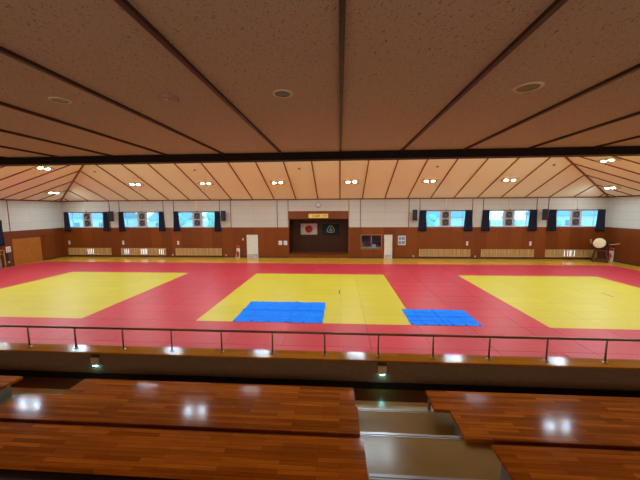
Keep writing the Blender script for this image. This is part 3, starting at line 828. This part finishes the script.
def flag(x, name, label, field):
    t = thing(name, label, 'flag', (x, YF+1.9, 1.80))
    b = bmesh.new(); n = 24; hw, h = .76, 1.03; grid = []
    for j in range(9):
        grid.append([b.verts.new((-hw+2*hw*i/n, -.03-.008*math.sin(i*.9)*(1-j/8), h*j/8)) for i in range(n+1)])
    for A_, B_ in zip(grid, grid[1:]):
        for i in range(n): b.faces.new((A_[i],A_[i+1],B_[i+1],B_[i])).smooth = True
    me = bpy.data.meshes.new('flag_cloth'); b.to_mesh(me); b.free(); me.materials.append(field)
    o = bpy.data.objects.new('cloth', me); C.objects.link(o); o.parent = t
    s = o.modifiers.new('thick', 'SOLIDIFY'); s.thickness = .004; s.offset = 0
    MB().box(-hw,hw,-.035,-.002,h,h+.03).build('batten', M['trim'], t)
    return t
t = flag(-2.83, 'national_flag', 'white flag with a red disc on the niche back wall', M['flagwhite'])
MB().lathe([(0,0),(.34,0),(.34,.006),(0,.006)], 48, Matrix.Translation((0,-.042,.52)) @ RX).build('disc', M['flagred'], t)
t = flag(-.83, 'emblem_flag', 'dark green flag with a pale rounded emblem on niche back wall', M['flaggreen'])
mb = MB(); pts = []
for k in range(61):                              # rounded three-lobed ring
    a = 2*PI*k/60; r = .30 + .045*math.cos(3*(a-PI/2))
    pts.append((r*math.cos(a)*1.02, -.043, .49 + r*math.sin(a)*1.0))
mb.tube(pts, .032, 6)
mb.build('emblem_ring', M['emblem'], t)
mb = MB()
for s in (-1, 1): mb.tube([(0,-.043,.68),(s*.06,-.043,.56),(s*.17,-.043,.40),(s*.14,-.043,.34),(0,-.043,.345)], .020, 6)
mb.tube([(0,-.043,.56),(0,-.043,.36)], [.02,.036], 6); mb.tube([(-.1,-.043,.40),(.1,-.043,.40)], .016, 6)
mb.build('emblem_figure', M['emblem'], t)

# ------------------------------------------------------------------ left end: sliding doors, notice, table
d = struct(MB().box(XL+.001, XL+.035, 20.8, 22.95, FZ, 1.99).build('door_3', M['doorwood']))
MB().lathe([(0,0),(.05,0),(.055,.012),(.03,.016),(0,.01)], 20, Matrix.Translation((XL+.036,21.9,1.02)) @ Matrix.Rotation(PI/2,4,'Y')).build('door_pull', M['flange'], d)
d = struct(MB().box(XL+.001, XL+.02, 22.98, 24.75, FZ, 1.97).build('door_4', M['wain_y']))
MB().box(XL+.001, XL+.05, 20.75, 24.8, 1.995, 2.06).build('door_head', M['trim'], d)
t = thing('wall_notice', 'white printed notice on the left wall before the wooden doors', 'notice', (XL, 20.5, 1.04), PI/2)
MB().box(-.16,.16,-.012,-.001,0,.42).build('sheet', M['paper'], t)
mb = MB()
for k in range(6):
    for s in (-.12, .02): mb.box(s, s+.10, -.0145, -.0122, .05+.055*k, .08+.055*k)
mb.build('print', M['ink'], t)
t = thing('wall_outlet', 'tiny white outlet low on the left wall beside the table', 'outlet', (XL, 20.45, .28), PI/2)
MB().box(-.05,.05,-.02,-.001,-.06,.06,bevel=.005).build('plate', M['plastic'], t); MB().box(-.02,.02,-.026,-.0201,-.035,.035).build('socket', M['greyplastic'], t)
# side curtain of the left wall
t = curtain(0, .9, .05, 'navy curtain hanging on the left wall at the photo edge', (3.45, 1.58))
t.location = (XL, 19.72, 0); t.rotation_euler = (0,0,PI/2)
tb = thing('side_table', 'tall narrow wooden table against the left wall at the photo edge', 'table', (-24.765, 19.3, FZ))
MB().box(-.2,.2,-.6,.6,1.30,1.34,bevel=.006).build('tabletop', M['frame'], tb)
for sx in (-.17,.17):
    for sy in (-.56,.56): MB().box(sx-.025,sx+.025,sy-.03,sy+.03,0,1.30).build('leg', M['frame'], tb)
MB().box(-.17,.17,-.56,.56,1.0,1.03).build('shelf', M['frame'], tb)
tag(MB().box(-24.92,-24.6,19.0,19.6,FZ,.62,bevel=.02).build('storage_box', M['greyplastic']), 'grey box on the floor under the tall narrow wooden table', 'box')
o = MB().prism([(-24.72,19.9),(-24.58,19.9),(-24.565,19.96),(-24.60,20.12),(-24.70,20.15)], .45, 1.02).build('cloth', M['navy'])
tag(o, 'dark cloth hanging from the end of the tall narrow wooden table', 'cloth')

# ------------------------------------------------------------------ drum in the right corner
dx, dy = 20.1, 24.0
t = thing('drum_stand', 'dark wooden four legged stand under the drum', 'stand', (dx, dy, FZ), math.radians(-32))
for sx in (-1, 1):
    for sy in (-1, 1):
        MB().bar((sx*.40, sy*.32, 0), (sx*.30, sy*.24, .95), .085, .085).build('leg', M['stand'], t)
mb = MB()
for sy in (-1, 1): mb.bar((-.375, sy*.30, .22), (.375, sy*.30, .22), .06, .09)
for sx in (-1, 1): mb.bar((sx*.375, -.30, .22), (sx*.375, .30, .22), .06, .09)
mb.build('lower_rail', M['stand'], t)
mb = MB()
for sy in (-1, 1): mb.bar((-.33, sy*.25, .93), (.33, sy*.25, .93), .07, .10)
for sx in (-1, 1): mb.bar((sx*.30, -.25, .93), (sx*.30, .25, .93), .07, .10)
mb.build('upper_rail', M['stand'], t)
ax = Vector((-.80,-.58,.16)).normalized()
t = thing('drum', 'barrel shaped wooden drum with pale skin on stand in corner', 'drum', (dx, dy, 1.385))
q = ax.to_track_quat('Z','Y').to_matrix().to_4x4()
prof = [(.36,-.40),(.41,-.25),(.43,-.1),(.435,0),(.43,.1),(.41,.25),(.36,.40)]
MB().lathe(prof, 40, q).build('barrel', M['drumwood'], t)
for s in (-1, 1):
    sk = MB().lathe([(0,s*.405),(.35,s*.405),(.372,s*.395),(.378,s*.35)], 40, q).build('drum_skin', M['drumskin'], t)
    mb = MB()
    for k in range(28):
        a = 2*PI*k/28; mb.lathe([(0,.012),(.009,.008),(.012,0)], 6, q @ Matrix.Rotation(a,4,'Z') @ Matrix.Translation((.383,0,s*.365)) @ Matrix.Rotation(PI/2,4,'Y'))
    mb.build('tack_row', M['fandark'], sk)
for pts in (((-.24,.36,-.02),(-.50,.24,0),(-.60,.18,.08),(-.66,.13,.30)), ((.30,-.33,-.06),(.46,-.42,-.02),(.62,-.50,.0),(.86,-.58,.06))):
    MB().tube(pts, .022, 10).build('handle', M['stick'], t)  # pale drumsticks, parented to the drum

# ------------------------------------------------------------------ outside, pale colours paint in the overexposure through the windows
struct(MB().box(-90, 90, YF+3, YF+90, -.6, -.4).build('ground_outside', M['yard']))
def house(x, y, w, d, h, label):
    t = thing('house', label, 'house', (x, y, -.4), 0, 'pale houses outside')
    MB().box(-w/2, w/2, -d/2, d/2, 0, h).build('wall', M['house'], t)
    mb = MB(); v = [(-w/2-.4,-d/2-.4,h),(w/2+.4,-d/2-.4,h),(w/2+.4,d/2+.4,h),(-w/2-.4,d/2+.4,h),(-w/2-.4,0,h+1.8),(w/2+.4,0,h+1.8)]
    mb.quad(v[0],v[1],v[5],v[4]); mb.quad(v[2],v[3],v[4],v[5]); mb.quad(v[3],v[0],v[4]); mb.quad(v[1],v[2],v[5]); mb.quad(v[0],v[3],v[2],v[1]); mb.build('roof', M['roof'], t)
    for k in range(2):
        MB().box(-w/4+k*w/2-.6, -w/4+k*w/2+.6, -d/2-.03, -d/2-.001, h*.45, h*.75).build('window', M['glass2'], t)
M['glass2'] = plain('far_window', (120,150,170), .2)
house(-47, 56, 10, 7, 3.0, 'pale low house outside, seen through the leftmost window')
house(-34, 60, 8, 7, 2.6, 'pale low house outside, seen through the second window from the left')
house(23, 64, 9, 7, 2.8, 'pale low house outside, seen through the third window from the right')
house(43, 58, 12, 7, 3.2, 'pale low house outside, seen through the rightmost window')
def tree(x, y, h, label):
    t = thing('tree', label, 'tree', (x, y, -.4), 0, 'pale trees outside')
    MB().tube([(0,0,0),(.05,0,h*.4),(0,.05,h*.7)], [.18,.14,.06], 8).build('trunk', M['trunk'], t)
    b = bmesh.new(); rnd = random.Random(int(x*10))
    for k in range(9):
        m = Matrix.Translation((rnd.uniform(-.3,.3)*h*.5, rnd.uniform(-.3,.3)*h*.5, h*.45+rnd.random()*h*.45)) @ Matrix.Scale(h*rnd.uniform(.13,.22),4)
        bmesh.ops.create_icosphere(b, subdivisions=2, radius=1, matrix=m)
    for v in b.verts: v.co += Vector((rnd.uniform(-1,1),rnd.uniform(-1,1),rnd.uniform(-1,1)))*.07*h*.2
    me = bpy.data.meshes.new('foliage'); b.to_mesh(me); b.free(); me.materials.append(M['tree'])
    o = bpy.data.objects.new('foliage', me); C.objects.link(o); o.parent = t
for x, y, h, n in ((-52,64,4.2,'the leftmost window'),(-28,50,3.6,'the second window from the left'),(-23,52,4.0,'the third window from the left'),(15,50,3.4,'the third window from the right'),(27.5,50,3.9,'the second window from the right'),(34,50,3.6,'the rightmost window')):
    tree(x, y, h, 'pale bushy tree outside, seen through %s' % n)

# ------------------------------------------------------------------ light, sky, camera
GAL = 42
wd = bpy.data.worlds.new('sky'); bpy.context.scene.world = wd; wd.use_nodes = True
nt = wd.node_tree; bg = nt.nodes['Background']
tc = nt.nodes.new('ShaderNodeTexCoord'); sp = nt.nodes.new('ShaderNodeSeparateXYZ'); nt.links.new(tc.outputs['Generated'], sp.inputs[0])
cr = ramp(nt, sp.outputs[2], [(.0,(.62,.92,1,1)),(.35,(.45,.78,1,1))])
nt.links.new(cr, bg.inputs['Color']); bg.inputs['Strength'].default_value = 2.9

# added soft fill behind the viewer to brighten the gallery, no real source
for x in (-7, 0, 7):
    L = bpy.data.lights.new('gallery_fill', 'AREA'); L.shape = 'RECTANGLE'; L.size = 5; L.size_y = 1.4; L.energy = GAL; L.color = (1,.86,.74)
    o = bpy.data.objects.new('gallery_fill', L); C.objects.link(o); o.location = (x, -2.9, 4.1); o.rotation_euler = (PI/2, 0, 0)
f, pitch, yaw, roll = 295.17, .1049, .0672, -.0056
F = Vector((-math.sin(yaw)*math.cos(pitch), math.cos(yaw)*math.cos(pitch), -math.sin(pitch)))
Rt = Vector((math.cos(yaw), math.sin(yaw), 0)); Up = Rt.cross(F)
Rt, Up = math.cos(roll)*Rt + math.sin(roll)*Up, -math.sin(roll)*Rt + math.cos(roll)*Up
cam = bpy.data.cameras.new('camera'); cam.sensor_width = 36; cam.lens = f/640*36; cam.clip_start = .05; cam.clip_end = 300
co = bpy.data.objects.new('camera', cam); C.objects.link(co)
co.matrix_world = Matrix(((Rt.x,Up.x,-F.x,0),(Rt.y,Up.y,-F.y,0),(Rt.z,Up.z,-F.z,EYE),(0,0,0,1)))
sc = bpy.context.scene; sc.camera = co
sc.view_settings.view_transform = 'Standard'; sc.view_settings.look = 'None'; sc.view_settings.exposure = 0
sc.cycles.use_denoising = True
sc.cycles.max_bounces = 10; sc.cycles.diffuse_bounces = 5; sc.cycles.sample_clamp_indirect = 6
